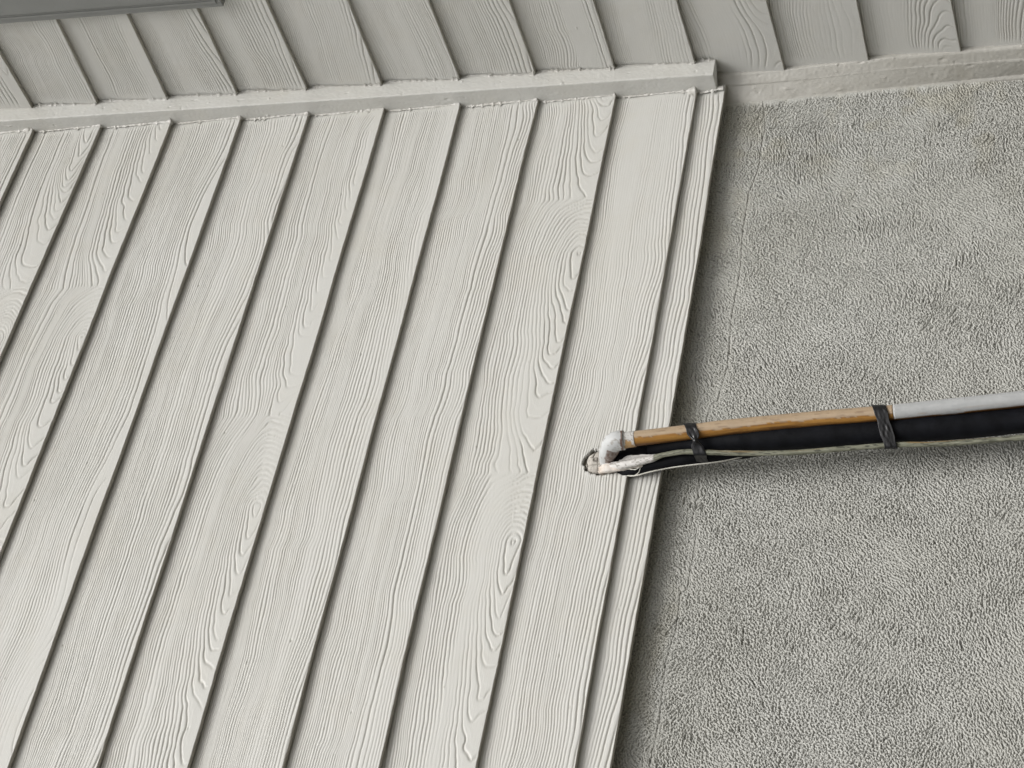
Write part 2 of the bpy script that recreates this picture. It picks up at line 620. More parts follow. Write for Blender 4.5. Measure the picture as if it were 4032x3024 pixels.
boxes('frame', ring(0, .062, -.1, .055) + ring(.062, .10, -.1, .068) + ring(.10, .155, -.1, .060) + ring(.155, .42, -.1, .085), M_WINF, win, 0.0010)
boxes('sash', ring(.42, .70, -.15, .02), M_WINF, win, 0.0015)
boxes('pane', [(W((-.12, y0 + .68, z0 + .68)), W((-.09, y1 - .68, z1 - .68)))], M_GLASS, win)

# ------------------------------------------------------------------ swept strips with lumpy paint
def strip(name, prof_fn, zs, mat, parent, ns=(), lump=0.0006, seed=0, dirt_shade=0.0, capped=True):
    """prof_fn(z)-> (n,2) x,y profile in exposures"""
    P = np.array([prof_fn(z) for z in zs])
    n, m_ = P.shape[:2]
    co = np.zeros((n, m_, 3))
    co[..., 0] = P[..., 0] * E
    co[..., 1] = P[..., 1] * E
    co[..., 2] = zs[:, None] * E + H
    t = np.gradient(P, axis=1)
    nr = np.stack([t[..., 1], -t[..., 0]], -1)
    nr /= np.linalg.norm(nr, axis=-1, keepdims=True) + 1e-9
    s = np.r_[0, np.cumsum(np.linalg.norm(np.diff(P[0], axis=0), axis=1))] * E
    Z = co[..., 2]
    S = np.broadcast_to(s, Z.shape)
    d = lump * fbm(Z / 0.035, S / 0.02, seed, 3) + lump * 0.5 * vnoise(Z / 0.005, S / 0.004, seed + 4)
    rs = np.random.RandomState(seed)
    for i in range(int((zs.max() - zs.min()) * 8)):       # paint bubbles, drips and pits
        cz = rs.uniform(zs.min(), zs.max()) * E + H
        cs = rs.uniform(s.min(), s.max())
        r = rs.uniform(0.0010, 0.0026)
        el_ = rs.choice([1, 1, 2.6])
        q2 = ((Z - cz) / (r * el_)) ** 2 + ((S - cs) / r) ** 2
        d = d + np.exp(-q2) * r * rs.choice([0.8, 0.5, -0.7])
    co[..., 0] += nr[..., 0] * d
    co[..., 1] += nr[..., 1] * d
    q = grid_quads(n, m_)
    dd = np.clip(dirt_shade + 0.10 * fbm(Z / 0.05, S / 0.02, seed + 9, 3), 0, 1)
    cv = co.reshape(-1, 3)
    dv = dd.ravel()
    if capped:
        q = [list(f) for f in q] + [list(range(m_))[::-1], [(n - 1) * m_ + i for i in range(m_)]]
    return mesh_obj(name, cv, q, mat, parent, True, {'dirt_shade': dv})


def dense(pts, step=0.006):
    pts = np.array(pts, float)
    out = []
    for a, b in zip(pts[:-1], pts[1:]):
        n = max(1, int(np.linalg.norm(b - a) / step))
        for i in range(n):
            out.append(a + (b - a) * i / n)
    out.append(pts[-1])
    return np.array(out)


# corner edge surveyed on the plane x=0.2
def edge_y(z):
    return np.interp(z, [-8.85, -4.48, 0.41], [.224, .193, .177])


base_prof = None


def upper_prof(z):
    y = edge_y(z)
    wv = 0.2
    r = 0.016
    pts = [(-.09, y - .002), (0.0, y + .004), (wv - r, y), (wv - .3 * r, y - .3 * r), (wv, y - r), (wv + .004, 0.0), (wv, -.09)]
    out = []
    pts = np.array(pts)
    for (a, b), n in zip(zip(pts[:-1], pts[1:]), [12, 26, 2, 2, 28, 12]):
        for i in range(n):
            out.append(a + (b - a) * i / n)
    out.append(pts[-1])
    return np.array(out)


zs = np.arange(-9.22, 1.3, 0.0095)
ct = empty('corner_trim', W((.1, .1, -9.2)), 'square painted trim post in the corner between the two siding walls, lumpy with paint', 'trim')
strip('post', upper_prof, zs[::-1], M_PAINT, ct, lump=0.0004, seed=200)
zs2 = np.arange(1.31, 14.8, 0.05)
strip('post', upper_prof, zs2[::-1], M_PAINT, ct, lump=0.0003, seed=210)

# caulk beads where the boards meet the post: bead fills the wedge of every lap
stepA = sorted(v[1] for v in A_E.values())
stepB = sorted(v[3] for v in B_E.values())


def frac_board(z, steps):
    """0 at a board's lower edge, rising to 1 at its top"""
    s = np.array(steps)
    i = np.searchsorted(s, z + 1e-9) - 1
    if i < 0:
        return 0.0
    nx = s[i + 1] if i + 1 < len(s) else s[i] + 1
    return float(np.clip((z - s[i]) / (nx - s[i]), 0, 1))


def bead(name, wall, za, zb, seed, parent, size=0.045, at=None, steps=None):
    zz_ = np.arange(za, zb, 0.010)[::-1]
    n = len(zz_)
    ang = np.linspace(0, math.pi / 2, 9)
    w1 = size * (1 + 0.45 * fbm(zz_ * E / 0.03, zz_ * 0, seed, 3)) + 0.03 * (vnoise(zz_ * E / 0.006, zz_ * 0, seed + 5) > 0.72)
    P = np.zeros((n, 9, 3))
    fr_ = np.array([frac_board(z, steps) for z in zz_])
    w1 = w1 * (1 + 1.0 * np.exp(-(fr_ / 0.07) ** 2)) * (1 - 0.93 * np.exp(-((1 - fr_) / 0.07) ** 2))
    fr_s = fr_
    dep = -(TH / E) * fr_s
    for j, a in enumerate(ang):
        # concave-to-flat fillet between the trim face and the boards
        cx = w1 * (1 - math.sin(a)) ** 1.3
        cy = w1 * (1 - math.cos(a)) ** 1.3
        if wall == 'A':
            xx = at(zz_) + cx
            P[:, j] = np.stack([xx - 0.002 * (j == 8), dep + cy * 0.9 + 0.002, zz_], -1)
        else:
            yy = at(zz_) + cx
            P[:, j] = np.stack([dep + cy * 0.9 + 0.002, yy - 0.002 * (j == 8), zz_], -1)
    co = W(P)
    lum = 0.0010 * vnoise(co[..., 2] / 0.005, np.arange(9)[None, :] / 3.0, seed + 8)
    co[..., 1 if wall == 'A' else 0] += lum
    q = grid_quads(n, 9, flip=(wall == 'A'))
    return mesh_obj(name, co.reshape(-1, 3), q, M_PAINT, parent, True,
                    {'dirt_shade': np.clip(0.24 + 0.18 * fbm(co[..., 2] / 0.03, co[..., 0] / 0.02, seed, 3), 0, 1).ravel()})


bead('caulk_bead', 'A', -9.30, 1.2, 301, ct, 0.028, lambda z: 0.199 + 0 * z, stepA)
bead('caulk_bead', 'B', -9.20, 1.2, 302, ct, 0.028, lambda z: edge_y(z) - 0.002, stepB)

# lower trim, between wall B and the stucco; surveyed lines
YS = -0.245                                   # plane of the stucco, relative to the lap edges


def lin(pa, pb, f):
    a = f(*pa)
    b = f(*pb)
    return a, b


def lower_prof(z):
    # edge x narrows downwards
    xe = np.interp(z, [-12.8, -9.3], [.05, .09])
    ye = np.interp(z, LZ, LY)
    ys3 = np.interp(z, L3Z, L3Y)
    xs = np.interp(z, L2Z, L2X)
    pts = [(-.09, ys3 + .01), (0.0, ys3), (.015, ys3 - .02), (xe - .012, ye + .016), (xe - .004, ye + .005), (xe, ye - .010), (xs + .0, YS + .03), (xs + .03, YS + .004), (xs + .05, YS - .04)]
    return np.array(pts)


LZ, LY = [], []
for px, py in ((4030, 236), (3500, 277), (3197, 312), (2881, 339)):
    for it in range(1):
        p = on_x(px, py, np.interp(px, [2881, 4030], [.09, .05]))
    LZ.append(p[2])
    LY.append(p[1])
L2Z, L2X = [], []
for px, py in ((4030, 300), (3500, 352), (3016, 399)):
    p = on_y(px, py, YS)
    L2Z.append(p[2])
    L2X.append(p[0])


def lower_dense(z):
    pts = lower_prof(z)
    out = []
    cnt = [4, 4, 14, 3, 3, 30, 6, 4]
    for (a, b), n in zip(zip(pts[:-1], pts[1:]), cnt):
        for i in range(n):
            out.append(a + (b - a) * i / n)
    out.append(pts[-1])
    return np.array(out)


lt = empty('corner_trim', W((.1, 0, -23.4)), 'thinner lower corner trim between the siding and the stucco, roughly caulked', 'trim')
strip('post', lower_dense, np.arange(-14.5, -9.18, 0.0095)[::-1], M_PAINT, lt, lump=0.0006, seed=401, dirt_shade=0.42)
strip('post', lower_dense, np.arange(-23.3, -14.5, 0.08)[::-1], M_PAINT, lt, lump=0.0003, seed=402, dirt_shade=0.42)

# ------------------------------------------------------------------ stucco wall
crack_px = [(3005, 400), (3013, 504), (2998, 577), (2986, 668), (2949, 760), (2925, 900), (2915, 1060), (2880, 1250), (2865, 1440), (2833, 1550),
            (2828, 1574), (2801, 1591), (2782, 1645), (2775, 1760), (2767, 1830), (2753, 1885), (2753, 1920), (2745, 1936), (2753, 1958), (2740, 1966),
            (2726, 2047), (2743, 2077), (2730, 2180), (2706, 2320), (2681, 2332), (2662, 2471), (2620, 2611), (2596, 2836), (2553, 3024), (2530, 3150)]
crack = np.array([on_y(a, b, YS)[[0, 2]] for a, b in crack_px]) * E
crack2 = np.array([on_y(a, b, YS)[[0, 2]] for a, b in ((3012, 502), (3080, 505), (3150, 498), (3215, 478))]) * E
crack3 = np.array([on_y(a, b, YS)[[0, 2]] for a, b in ((2610, 1922), (2640, 1928), (2662, 1930))]) * E


SD = 0.00095
SX = np.arange(0.02, 10.0 * E, SD)
SZ = np.arange(-14.6 * E, -9.18 * E, SD)
sx, sz = np.meshgrid(SX, SZ)
ny, nx = sx.shape
rs = np.random.RandomState(5)
FX = np.fft.fftfreq(nx, SD)[None, :]
FY = np.fft.fftfreq(ny, SD)[:, None]
wnz = np.fft.fft2(rs.normal(size=(ny, nx)))
FR = np.hypot(FX, FY) + 1e-9
FA = np.arctan2(FY, FX)
band = np.exp(-((np.log(FR) - math.log(158.0)) / 0.90) ** 2)
# brush direction of the texture coat turns slowly over the wall
th = math.pi * 0.5 + 1.9 * fbm(sx / 0.16, sz / 0.16, 501, 2)
iso = np.real(np.fft.ifft2(wnz * band))
iso /= iso.std()
acc = np.zeros_like(sx)
wsum = np.zeros_like(sx)
NO = 8
for i in range(NO):
    a = math.pi * i / NO
    dlt = np.abs(((FA - a + math.pi / 2) % math.pi) - math.pi / 2)
    f = np.real(np.fft.ifft2(wnz * band * np.exp(-(dlt / 0.75) ** 2)))
    f /= f.std()
    d = np.abs(((th - a + math.pi / 2) % math.pi) - math.pi / 2)
    wt = np.exp(-(d / 0.30) ** 2)
    acc += f * wt
    wsum += wt
ani = acc / wsum
ani /= ani.std()
mixm = sstep(-0.35, 0.5, fbm(sx / 0.09, sz / 0.07, 510, 3))
tex = iso * (1 - 0.55 * mixm) + ani * (0.55 * mixm)
tex /= tex.std()
pits = np.clip(0.10 - tex, 0, 1.9)
tex = 0.25 * np.tanh(tex) - pits
big = fbm(sx / 0.05, sz / 0.04, 520, 3)
patch = fbm(sx / 0.035, sz / 0.045, 521, 3)
# sparse longer gouges dragged by the float
b2 = np.exp(-((np.log(FR) - math.log(85.0)) / 0.35) ** 2)
w3 = np.fft.fft2(rs.normal(size=(ny, nx)))
g_acc = np.zeros_like(sx)
for i in range(6):
    a = math.pi * i / 6
    dlt = np.abs(((FA - a + math.pi / 2) % math.pi) - math.pi / 2)
    f = np.real(np.fft.ifft2(w3 * b2 * np.exp(-(dlt / 0.30) ** 2)))
    d = np.abs(((th - a + math.pi / 2) % math.pi) - math.pi / 2)
    g_acc += f / f.std() * np.exp(-(d / 0.40) ** 2)
gouge = np.clip(g_acc / g_acc.std() - 1.45, 0, 1.2)
# smoother float near the siding (left of the crack) and near the trim
cxz = crack[np.argsort(crack[:, 0])]
zc = np.interp(sx, cxz[:, 0], cxz[:, 1])
above = sz - zc                                # positive between the crack and the siding
sm1 = sstep(-0.010, 0.012, above + 0.012 * fbm(sx / 0.03, sz / 0.02, 530, 2))
dtr = sx - np.interp(sz / E, L2Z[::1], L2X[::1]) * E
sm2 = sstep(0.014, 0.003, dtr + 0.005 * fbm(sz / 0.02, sx / 0.02, 531, 2))
amp = (1 - 0.05 * sm1) * (1 - 0.85 * sm2) * (0.98 + 0.32 * patch)
amp = amp * (1 - 0.55 * np.exp(-(np.minimum(seg_dist(sx, sz, crack), 1) / 0.007) ** 2))
hgt = tex * 0.0020 * amp - 0.0022 * gouge * (1 - sm2) + 0.0004 * big + 0.0015 * fbm(sx / 0.2, sz / 0.2, 540, 2)
cd = seg_dist(sx + 0.0012 * vnoise(sx / 0.004, sz / 0.004, 550), sz + 0.0012 * vnoise(sx / 0.004, sz / 0.004, 551), crack)
cv = 0.95 * np.exp(-(cd / 0.0010) ** 2) * (0.75 + 0.25 * vnoise(sx / 0.02, sz, 552))
c2 = np.minimum(seg_dist(sx, sz, crack2), seg_dist(sx, sz, crack3))
cv = np.maximum(cv, 0.7 * np.exp(-(c2 / 0.0009) ** 2))
hgt = hgt - 0.0024 * cv
hgt += 0.004 * sm2
dirt_shade = np.clip(np.clip(pits - 0.15, 0, 1) * 0.46 * np.minimum(amp, 1) + 0.25 * gouge * (1 - sm2) + 0.9 * cv, 0, 1)  # pits and gouges coloured darker to deepen their shade; crack line dark
stain = 0.32 * sstep(0.05, 0.55, fbm(sx / 0.06, sz / 0.05, 560, 3)) * sstep(0.40, 0.05, sx - 0.02) + 0.25 * sm1 * sstep(-.1, .6, fbm(sx / 0.1, sz / 0.05, 565, 3))
co = np.stack([sx, YS * E + hgt, sz + H], -1).reshape(-1, 3)
sw = empty('stucco_wall', W((UA / 2, YS, -23.8)), 'grey rough stucco wall with a long thin crack, below the siding', 'wall')
mesh_obj('stucco_coat', co, grid_quads(ny, nx, flip=True), M_STUCCO, sw, True, {'dirt_shade': dirt_shade.ravel(), 'stain': np.clip(stain, 0, 1).ravel()})
boxes('wall_base', [((-0.1, YS * E - 0.25, 0.0), (UA * E, YS * E - 0.006, H - 9.30 * E)),
                    ((9.99 * E, YS * E - 0.2, 0.0), (UA * E, YS * E + 0.0005, H - 9.2 * E)),
                    ((0.021, YS * E - 0.2, 0.0), (9.99 * E, YS * E + 0.0005, H - 14.6 * E))], M_STUCCO2, sw)


# ------------------------------------------------------------------ pipes
def tube(name, pts, rad, mat, parent=None, seg=40, attrs=None, step=0.003, lump=0.0, seed=0, caps=True, tint=None, up=(0, 1, 0)):
    """pts world; rad scalar or list; smooth Catmull path; tint(s, angle, total)->(n,m,3)"""
    pts = np.array(pts, float)
    rad = np.broadcast_to(np.asarray(rad, float), (len(pts),))
    P, R_ = [], []
    ext = np.r_[[2 * pts[0] - pts[1]], pts, [2 * pts[-1] - pts[-2]]]
    rx = np.r_[rad[0], rad, rad[-1]]
    for i in range(1, len(ext) - 2):
        n = max(2, int(np.linalg.norm(ext[i + 1] - ext[i]) / step))
        t = (np.arange(n) / n)[:, None]
        p0, p1, p2, p3 = ext[i - 1:i + 3]
        P.append(0.5 * ((2 * p1) + (-p0 + p2) * t + (2 * p0 - 5 * p1 + 4 * p2 - p3) * t ** 2 + (-p0 + 3 * p1 - 3 * p2 + p3) * t ** 3))
        R_.append(rx[i] + (rx[i + 1] - rx[i]) * t[:, 0])
    P.append(pts[-1:])
    R_.append([rad[-1]])
    P = np.concatenate(P)
    R_ = np.concatenate(R_)
    T = np.gradient(P, axis=0)
    T /= np.linalg.norm(T, axis=1, keepdims=True)
    Nn = np.zeros_like(T)
    nprev = np.array(up, float)
    for i in range(len(P)):
        nprev = nprev - T[i] * (nprev @ T[i])
        nprev /= np.linalg.norm(nprev)
        Nn[i] = nprev
    Bn = np.cross(T, Nn)
    s = np.r_[0, np.cumsum(np.linalg.norm(np.diff(P, axis=0), axis=1))]
    a = np.linspace(0, 2 * math.pi, seg, endpoint=False)
    S, A_ = np.meshgrid(s, a, indexing='ij')
    rr = R_[:, None] * np.ones_like(A_)
    if lump:
        rr = rr + lump * fbm(S / 0.02, np.sin(A_) * 1.5 + 5 + np.cos(A_), seed, 3)
    co = P[:, None, :] + rr[..., None] * (np.cos(A_)[..., None] * Nn[:, None, :] + np.sin(A_)[..., None] * Bn[:, None, :])
    n, m_ = S.shape
    co = co.reshape(-1, 3)
    q = grid_quads(n, m_, close=True)
    at = {}
    if tint is not None:
        at['tint'] = tint(S, A_, s[-1]).reshape(-1, 3)
    if caps:
        q = [list(f) for f in q] + [list(range(m_))[::-1], [(n - 1) * m_ + i for i in range(m_)]]
    return mesh_obj(name, co, q, mat, parent, True, at)


def lerp3(a, b, t):
    return np.array(a) * (1 - t[..., None]) + np.array(b) * t[..., None]


PY = 0.36                                    # pipe centre, out from the lap plane
PVC_R = 0.01335


def pp(px, py, y):
    return W(on_y(px, py, y))


# angle 0 of a tube points to +y (out from the wall); the +x side (towards the bottom of the photo) depends on the run
def pvc_tint(white):
    def f(S, A_, L):
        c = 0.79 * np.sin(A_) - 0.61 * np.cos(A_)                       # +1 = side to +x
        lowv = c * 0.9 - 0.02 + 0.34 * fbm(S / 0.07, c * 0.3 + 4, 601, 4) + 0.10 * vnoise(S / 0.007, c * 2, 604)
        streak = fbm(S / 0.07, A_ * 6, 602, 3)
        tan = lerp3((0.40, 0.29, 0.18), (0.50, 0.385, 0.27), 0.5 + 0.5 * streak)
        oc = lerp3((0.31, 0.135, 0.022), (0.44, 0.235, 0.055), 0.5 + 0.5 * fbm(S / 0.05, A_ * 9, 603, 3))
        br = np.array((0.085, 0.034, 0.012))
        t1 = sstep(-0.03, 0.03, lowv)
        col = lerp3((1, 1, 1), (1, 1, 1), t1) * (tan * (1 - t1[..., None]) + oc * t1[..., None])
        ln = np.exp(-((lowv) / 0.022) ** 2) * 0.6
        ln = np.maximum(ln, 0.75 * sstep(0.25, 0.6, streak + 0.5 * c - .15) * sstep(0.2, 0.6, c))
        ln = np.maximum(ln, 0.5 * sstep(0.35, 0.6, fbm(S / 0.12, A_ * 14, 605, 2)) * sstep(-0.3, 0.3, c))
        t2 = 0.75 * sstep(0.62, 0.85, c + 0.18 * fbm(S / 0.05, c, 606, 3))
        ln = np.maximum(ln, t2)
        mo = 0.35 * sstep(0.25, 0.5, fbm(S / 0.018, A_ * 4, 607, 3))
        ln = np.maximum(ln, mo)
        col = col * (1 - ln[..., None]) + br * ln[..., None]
        if white:
            wc = lerp3((0.43, 0.445, 0.45), (0.50, 0.505, 0.505), 0.5 + 0.5 * streak)
            peel = c * 0.9 - 0.62 + 0.16 * fbm(S / 0.05, c * 0.5 + 2, 611, 3)
            k = sstep(0.0, 0.04, peel)
            l2 = np.exp(-((c * 0.9 - 0.30 + 0.2 * fbm(S / 0.08, c * 0.2, 612, 3)) / 0.025) ** 2) * 0.5 * sstep(0.28, 0.0, S)
            wc = wc * (1 - l2[..., None]) + np.array((0.36, 0.24, 0.15)) * l2[..., None]
            col = wc * (1 - k[..., None]) + (col * 0.7) * k[..., None]
        return col
    return f


p_start = pp(2455, 1733, PY)
p_j = pp(3519, 1625, PY)
p_mid = pp(2900, 1679, PY)
p_mid2 = pp(3240, 1647, PY)
p_end = pp(4032, 1571, PY)
dirp = (p_end - p_j) / np.linalg.norm(p_end - p_j)
p_far = p_end + dirp * 0.9

pvc = empty('drain_pipe', p_end - np.array([0, 0, 0.9]), 'narrow plastic drain pipe, bare orange brown near the siding and painted white lower down', 'pipe')
tube('pipe', [p_start - dirp * 0.004, p_start + (p_mid - p_start) * .5, p_mid, p_mid2, p_j], PVC_R, M_PVC, pvc, tint=pvc_tint(False), lump=0.0002, seed=3)
tube('painted_pipe', [p_j + dirp * 0.0002, p_j + dirp * .11, p_end, p_far], PVC_R + 0.0006, M_PVC, pvc, tint=pvc_tint(True), lump=0.0002, seed=4)


# elbow: out of the wall, then turning down along the pipe
e_hole = pp(2398, 1836, -0.10)
e_out = pp(2393, 1790, 0.10)
cen = pp(2400, 1739, PY)


def elbow_tint(S, A_, L):
    n = fbm(S / 0.012, A_ * 1.5, 621, 3)
    col = lerp3((0.50, 0.51, 0.51), (0.62, 0.63, 0.63), 0.5 + 0.5 * n)
    cr = np.abs(vnoise(S / 0.006, A_ * 3.0, 622)) < 0.05
    cr2 = np.abs(vnoise(S / 0.010, A_ * 5.0, 623)) < 0.05
    k = (np.where(cr | cr2, 0.65, 0) * (fbm(S / 0.02, A_, 624, 2) > 0.0))[..., None]
    col = col * (1 - k) + np.array((0.25, 0.22, 0.18)) * k
    c = 0.79 * np.sin(A_) - 0.61 * np.cos(A_)
    # rust stain at the end of the socket and round the inner side of the bend
    e = np.abs((L - S) - 0.0025 - 0.0012 * vnoise(A_ * 2, S, 625)) < 0.0022 + 0.0010 * vnoise(A_ * 4, S, 626)
    inner = (c > 0.45 + 0.25 * vnoise(S / 0.006, A_ * 2, 627)) & (S > L * 0.30) & (S < L * 0.75)
    k = np.where(e, 0.9, np.where(inner, 0.75 + 0.25 * vnoise(S / 0.003, A_ * 5, 628), 0))[..., None]
    return np.clip(col * (1 - k) + np.array((0.10, 0.038, 0.014)) * k, 0.005, 0.9)


d1 = (e_out - e_hole) / np.linalg.norm(e_out - e_hole)
bend = [e_hole, e_out, cen - d1 * 0.020, cen - d1 * 0.0085 + dirp * 0.0035, cen + dirp * 0.0125 - d1 * 0.0002, cen + dirp * 0.026]
tube('elbow', bend, [0.0150, 0.0155, 0.0168, 0.0174, 0.0172, 0.0172], M_PVC, pvc, tint=elbow_tint, lump=0.0005, seed=5, step=0.0015, seg=56)


def collar_tint(S, A_, L):
    n = fbm(S / 0.006, A_ * 2.0, 631, 3)
    c = 0.79 * np.sin(A_) - 0.61 * np.cos(A_)
    k = sstep(0.0, 0.25, n * 0.8 + c * 0.9 - 0.25)
    col = lerp3((0.62, 0.61, 0.59), (0.50, 0.32, 0.15), k)
    cr = (np.abs(vnoise(S / 0.004, A_ * 4.0, 632)) < 0.08)[..., None] * 0.6
    return col * (1 - cr) + np.array((0.16, 0.10, 0.06)) * cr


tube('paint_collar', [cen + dirp * 0.0262, cen + dirp * 0.036, cen + dirp * 0.0455], [PVC_R + .0012, PVC_R + .0008, PVC_R + .0005], M_PVC, pvc,
     tint=collar_tint, lump=0.0006, seed=6, step=0.001, seg=48)

# insulated refrigerant lines
FR_ = 0.0215
l1 = [pp(2560, 1766, .14), pp(2720, 1745, .20), pp(3100, 1724, .22), pp(3600, 1690, .22), pp(4032, 1654, .22)]
l1.append(l1[-1] + dirp * 0.9)
ins = empty('insulated_pipe', l1[-1], 'thick pipe in black foam insulation running beside the orange drain pipe', 'pipe')
tube('foam_sleeve', l1, [.0165, .019, FR_, FR_, FR_, FR_], M_FOAM, ins, lump=0.0009, seed=8)
t0 = [pp(2400, 1832, -.30), pp(2420, 1812, -.02), pp(2480, 1790, .06), pp(2575, 1765, .10)]
tube('torn_sleeve', t0, [.012, .013, .014, .0150], M_FOAM, ins, lump=0.003, seed=9, step=0.0015)
l2 = [pp(2400, 1845, -.30), pp(2440, 1850, -.04), pp(2490, 1850, .02), pp(2600, 1822, .08), pp(2720, 1800, .12), pp(2900, 1778, .10), pp(3100, 1750, .06), pp(3600, 1700, .04), pp(4032, 1664, .04)]
l2.append(l2[-1] + dirp * 0.9)
ins2 = empty('insulated_pipe', l2[-1], 'second black foam covered pipe, tucked behind the first and showing only near the hole', 'pipe')
tube('foam_sleeve', l2, [.008, .009, .010, .0125, .0135, .014, .014, .014, .014, .014], M_FOAM, ins2, lump=0.0009, seed=12)


# greenish weathered cable, painted white at its upper end
def cable_tint(S, A_, L):
    n = fbm(S / 0.06, A_ * 2.2, 641, 3)
    n2 = fbm(S / 0.012, A_ * 3, 642, 3)
    col = lerp3((0.13, 0.135, 0.095), (0.30, 0.30, 0.23), 0.5 + 0.5 * n)
    k = sstep(0.10, 0.35, n2 + 0.25 * n)[..., None] * 0.85
    col = col * (1 - k) + np.array((0.06, 0.062, 0.045)) * k
    c = 0.79 * np.sin(A_) - 0.61 * np.cos(A_)
    oc = (sstep(0.15, 0.4, fbm(S / 0.10, A_ * 1.3, 643, 2)) * sstep(0.2, -0.4, c))[..., None] * 0.8
    col = col * (1 - oc) + np.array((0.28, 0.18, 0.07)) * oc
    wp = sstep(CAB_W + 0.002 * 1, CAB_W - 0.001, S + 0.003 * vnoise(A_ * 1.5, S / .01, 644))[..., None]
    wcol = lerp3((0.60, 0.58, 0.55), (0.72, 0.71, 0.69), 0.5 + 0.5 * n2)
    cr = ((np.abs(vnoise(S / 0.009, A_ * 2.5, 645)) < 0.14))[..., None] * 0.75
    wcol = wcol * (1 - cr) + np.array((0.2, 0.18, 0.15)) * cr
    return col * (1 - wp) + wcol * wp


cb = [pp(2376, 1852, -.22), pp(2400, 1838, 0.0), pp(2440, 1832, .10), pp(2500, 1822, .15), pp(2570, 1805, .20), pp(2620, 1790, .24), pp(2700, 1779, .27), pp(2810, 1782, .28), pp(2950, 1785, .26),
      pp(3100, 1783, .25), pp(3200, 1777, .24), pp(3500, 1753, .24), pp(4032, 1722, .23)]
cb = [np.array(c) for c in cb]
CAB_W = sum(np.linalg.norm(cb[i + 1] - cb[i]) for i in range(4)) + 0.004
cb.append(cb[-1] + dirp * 0.9)
cab = tube('cable', cb, [.007, .0075, .0075, .0068, .0056] + [.0044] * 9, M_CABLE, None, seg=24, tint=cable_tint, lump=0.0010, seed=14, step=0.002)
tag(cab, 'weathered greenish cable below the black pipe, its upper end caked in white paint', 'cable')
wr = [pp(2462, 1872, -.02), pp(2500, 1873, .05), pp(2560, 1858, .10), pp(2640, 1842, .12), pp(2720, 1831, .15), pp(2800, 1822, .15), pp(2870, 1811, .12), pp(2960, 1790, .07)]
wire = tube('wire', wr, [.0012] * 8, M_WIRE, None, seg=12, step=0.002)
tag(wire, 'thin pale wire hanging lowest under the pipes beside the hole', 'wire')
w2 = tube('wire', [pp(2452, 1842, .05), pp(2500, 1849, .14), pp(2520, 1838, .16), pp(2515, 1860, .10), pp(2494, 1876, .03)], [.0008] * 5, M_WIRE, None, seg=8, step=0.002)
tag(w2, 'short hair thin wire crossing the white painted end of the cable', 'wire')

# putty lump in the hole and dark cavity behind it
rs = np.random.RandomState(3)
n_, m2 = 70, 70
a1, a2 = np.meshgrid(np.linspace(0, 2 * math.pi, m2, endpoint=False), np.linspace(0.0, 1.0, n_))
pc = on_y(2356, 1824, -0.060) * E
rr = a2
gx = 0.0240 * rr * np.cos(a1) * (1 + 0.10 * vnoise(np.cos(a1) * 2 + 3, np.sin(a1) * 2 + 3, 701))
gz = 0.0260 * rr * np.sin(a1) * (1 + 0.10 * vnoise(np.cos(a1) * 2 + 3, np.sin(a1) * 2 + 3, 702))
X_ = pc[0] + gx
Z_ = pc[2] + gz - 0.003
bulge = 0.012 * np.sqrt(np.clip(1 - rr ** 2, 0, 1)) + 0.0016 * fbm(X_ / 0.008, Z_ / 0.008, 703, 3)
c1 = vnoise(X_ / 0.011, Z_ / 0.011, 704)
c2_ = vnoise(X_ / 0.014, Z_ / 0.012, 705)
ck = np.maximum(np.exp(-(c1 / 0.07) ** 2), 0.8 * np.exp(-(c2_ / 0.05) ** 2))
bulge = bulge - 0.0022 * ck + 0.0008 * np.sign(c1)
co = np.stack([X_, pc[1] + bulge - 0.002, Z_ + H], -1).reshape(-1, 3)
tn = lerp3((0.42, 0.39, 0.35), (0.56, 0.53, 0.48), 0.5 + 0.5 * fbm(X_ / 0.01, Z_ / 0.01, 706, 3))
tn = tn * (1 - 0.75 * ck[..., None]) + np.array((0.10, 0.085, 0.07)) * 0.75 * ck[..., None]
pt = mesh_obj('putty', co, grid_quads(n_, m2, close=True), M_PUTTY, None, True, {'tint': tn.reshape(-1, 3)})
tag(pt, 'cracked beige putty stuffed into the hole round the pipes', 'putty')
# smear of white paint between putty, elbow and cable
tube('paint_smear', [pp(2440, 1812, .11), pp(2475, 1806, .15), pp(2520, 1800, .18), pp(2560, 1797, .20), pp(2588, 1794, .22)], [.0015, .0036, .0028, .0034, .0012], M_PUTTY, pt, seg=24,
     lump=0.0045, seed=31, step=0.001, tint=lambda S, A_, L: lerp3((0.50, 0.48, 0.45), (0.66, 0.65, 0.63), 0.5 + 0.5 * vnoise(S / .003, A_ * 3, 779)))
sm = tube('paint_drip', [pp(2365, 1856, -.03), pp(2390, 1846, .02), pp(2420, 1842, .05), pp(2470, 1836, .08), pp(2530, 1826, .12)], [.006, .0085, .0075, .006, .003], M_PUTTY, pt, seg=24,
          lump=0.004, seed=21, step=0.001, tint=lambda S, A_, L: lerp3((0.58, 0.50, 0.43), (0.72, 0.69, 0.65), sstep(0, 0.02, S) * (0.6 + 0.4 * vnoise(S / .004, A_ * 2, 777))))


# ------------------------------------------------------------------ tape wraps: a tight band round the bundle
def hull(pts):
    pts = sorted(map(tuple, pts))

    def half(ps):
        h = []
        for p in ps:
            while len(h) >= 2 and (h[-1][0] - h[-2][0]) * (p[1] - h[-2][1]) - (h[-1][1] - h[-2][1]) * (p[0] - h[-2][0]) <= 0:
                h.pop()
            h.append(p)
        return h[:-1]
    return np.array(half(pts) + half(pts[::-1]))


def path_at(pts, z):
    pts = np.array(pts)
    o = np.argsort(pts[:, 2])
    return np.array([np.interp(z, pts[o, 2], pts[o, i]) for i in range(2)])


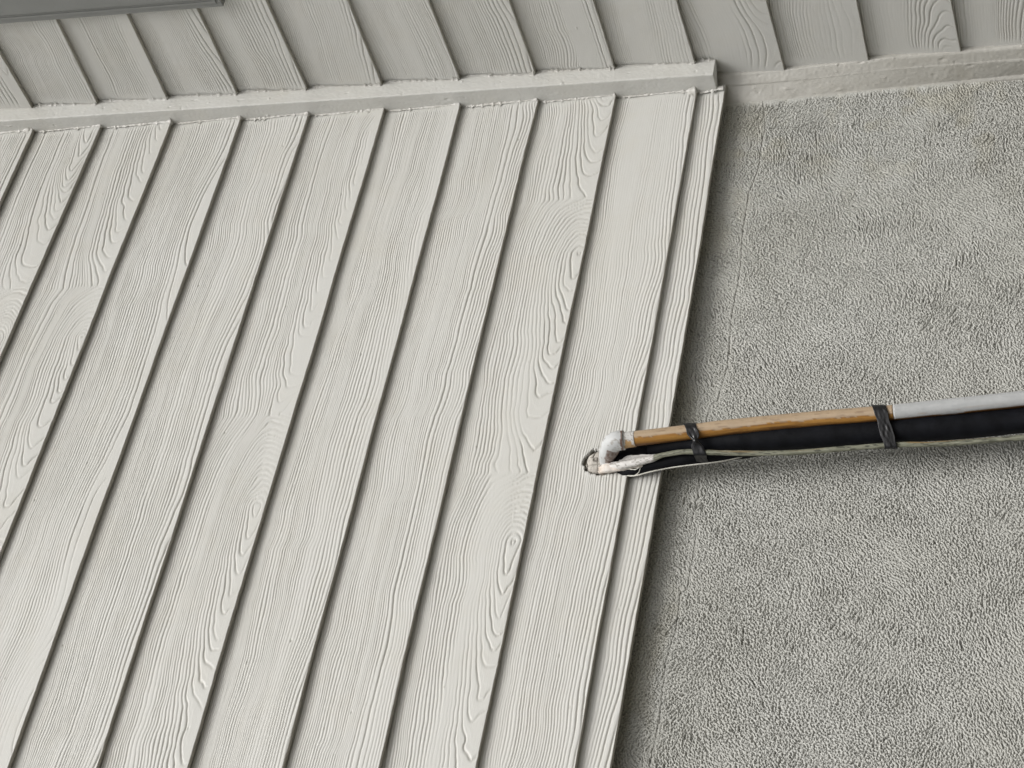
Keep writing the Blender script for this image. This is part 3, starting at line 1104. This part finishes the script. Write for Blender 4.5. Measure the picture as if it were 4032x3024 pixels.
def tape(label, z_pvc, z_low, width, knot, seed):
    """z_pvc / z_low: height of the band at the drain pipe and at the cable side"""
    zc_ = 0.5 * (z_pvc + z_low)
    pv = path_at([p_start, p_mid, p_mid2, p_j, p_end], z_pvc)
    ip = path_at(l1, zc_)
    ip2 = path_at(l2[2:], zc_)
    cp = path_at(cb[3:], z_low)
    pts = []
    for c, r in ((pv, PVC_R + .0012), (ip, FR_ * 0.90), (ip2, .0125), (cp, .0062)):
        for a in np.linspace(0, 2 * math.pi, 40, endpoint=False):
            pts.append((c[0] + r * math.cos(a), c[1] + r * math.sin(a)))
    h = hull(pts)
    hh = np.r_[h, h[:1]]
    s = np.r_[0, np.cumsum(np.linalg.norm(np.diff(hh, axis=0), axis=1))]
    M = 220
    t = np.linspace(0, s[-1], M, endpoint=False)
    hx = np.interp(t, s, hh[:, 0])
    hy = np.interp(t, s, hh[:, 1])
    xa, xb = pv[0], cp[0]
    f = np.clip((hx - xa) / (xb - xa), -0.3, 1.3)
    zc = z_pvc + (z_low - z_pvc) * f
    front = hy > np.interp(hx, [min(xa, xb), max(xa, xb)], [pv[1], cp[1]] if xa < xb else [cp[1], pv[1]])
    pinch = 1 - 0.5 * knot * np.exp(-((f - 0.62) / 0.16) ** 2)
    rows = []
    K = 26
    cen_ = np.array([hx.mean(), hy.mean()])
    dx, dy = hx - cen_[0], hy - cen_[1]
    L = np.hypot(dx, dy)
    for layer in (0, 1):
        for j in range(K):
            v = j / (K - 1) - 0.5
            wv = v * width * pinch * (1 + 0.10 * vnoise(t / 0.012, t * 0 + seed, 810))
            lift = 0.0002 * np.abs(np.sin((v * 2.3 + 0.8 * f + 0.3) * math.pi)) * (1 + 1.2 * pinch * 0 + 2.5 * knot * np.exp(-((f - 0.62) / 0.22) ** 2)) + 0.0004 * vnoise(t / 0.01, t * 0 + v * 6, 811 + seed)
            lift = lift + 0.0045 * knot * np.exp(-((f - 0.66) / 0.12) ** 2 - (v / 0.45) ** 2) * front
            if layer:
                lift = lift - 0.0012
            rows.append(np.stack([hx + dx / L * (lift + 0.0006), hy + dy / L * (lift + 0.0006), zc + wv], -1))
    R_ = np.array(rows)                       # outer K rows, then inner K rows
    R_[K:] = R_[K:][::-1]
    co = R_.reshape(-1, 3)
    q = grid_quads(2 * K, M, close=True)
    last = [[(2 * K - 1) * M + i, (2 * K - 1) * M + (i + 1) % M, (i + 1) % M, i] for i in range(M)]
    q = np.r_[q, np.array(last)]
    o = mesh_obj('tape_wrap', co, q, M_TAPE, None, True)
    return tag(o, label, 'tape', 'black tape wraps round the pipe bundle')


za = pp(2725, 1706, PY)[2]
zb_ = pp(2752, 1790, .27)[2]
tape('twisted black tape wrap nearer the siding, knotted over the cable', za, zb_, 0.0205, 1.0, 1)
za = pp(3468, 1632, PY)[2]
zb_ = pp(3505, 1755, .24)[2]
tape('flat black tape wrap where the pipe changes from orange to white', za, zb_, 0.0225, 0.0, 2)
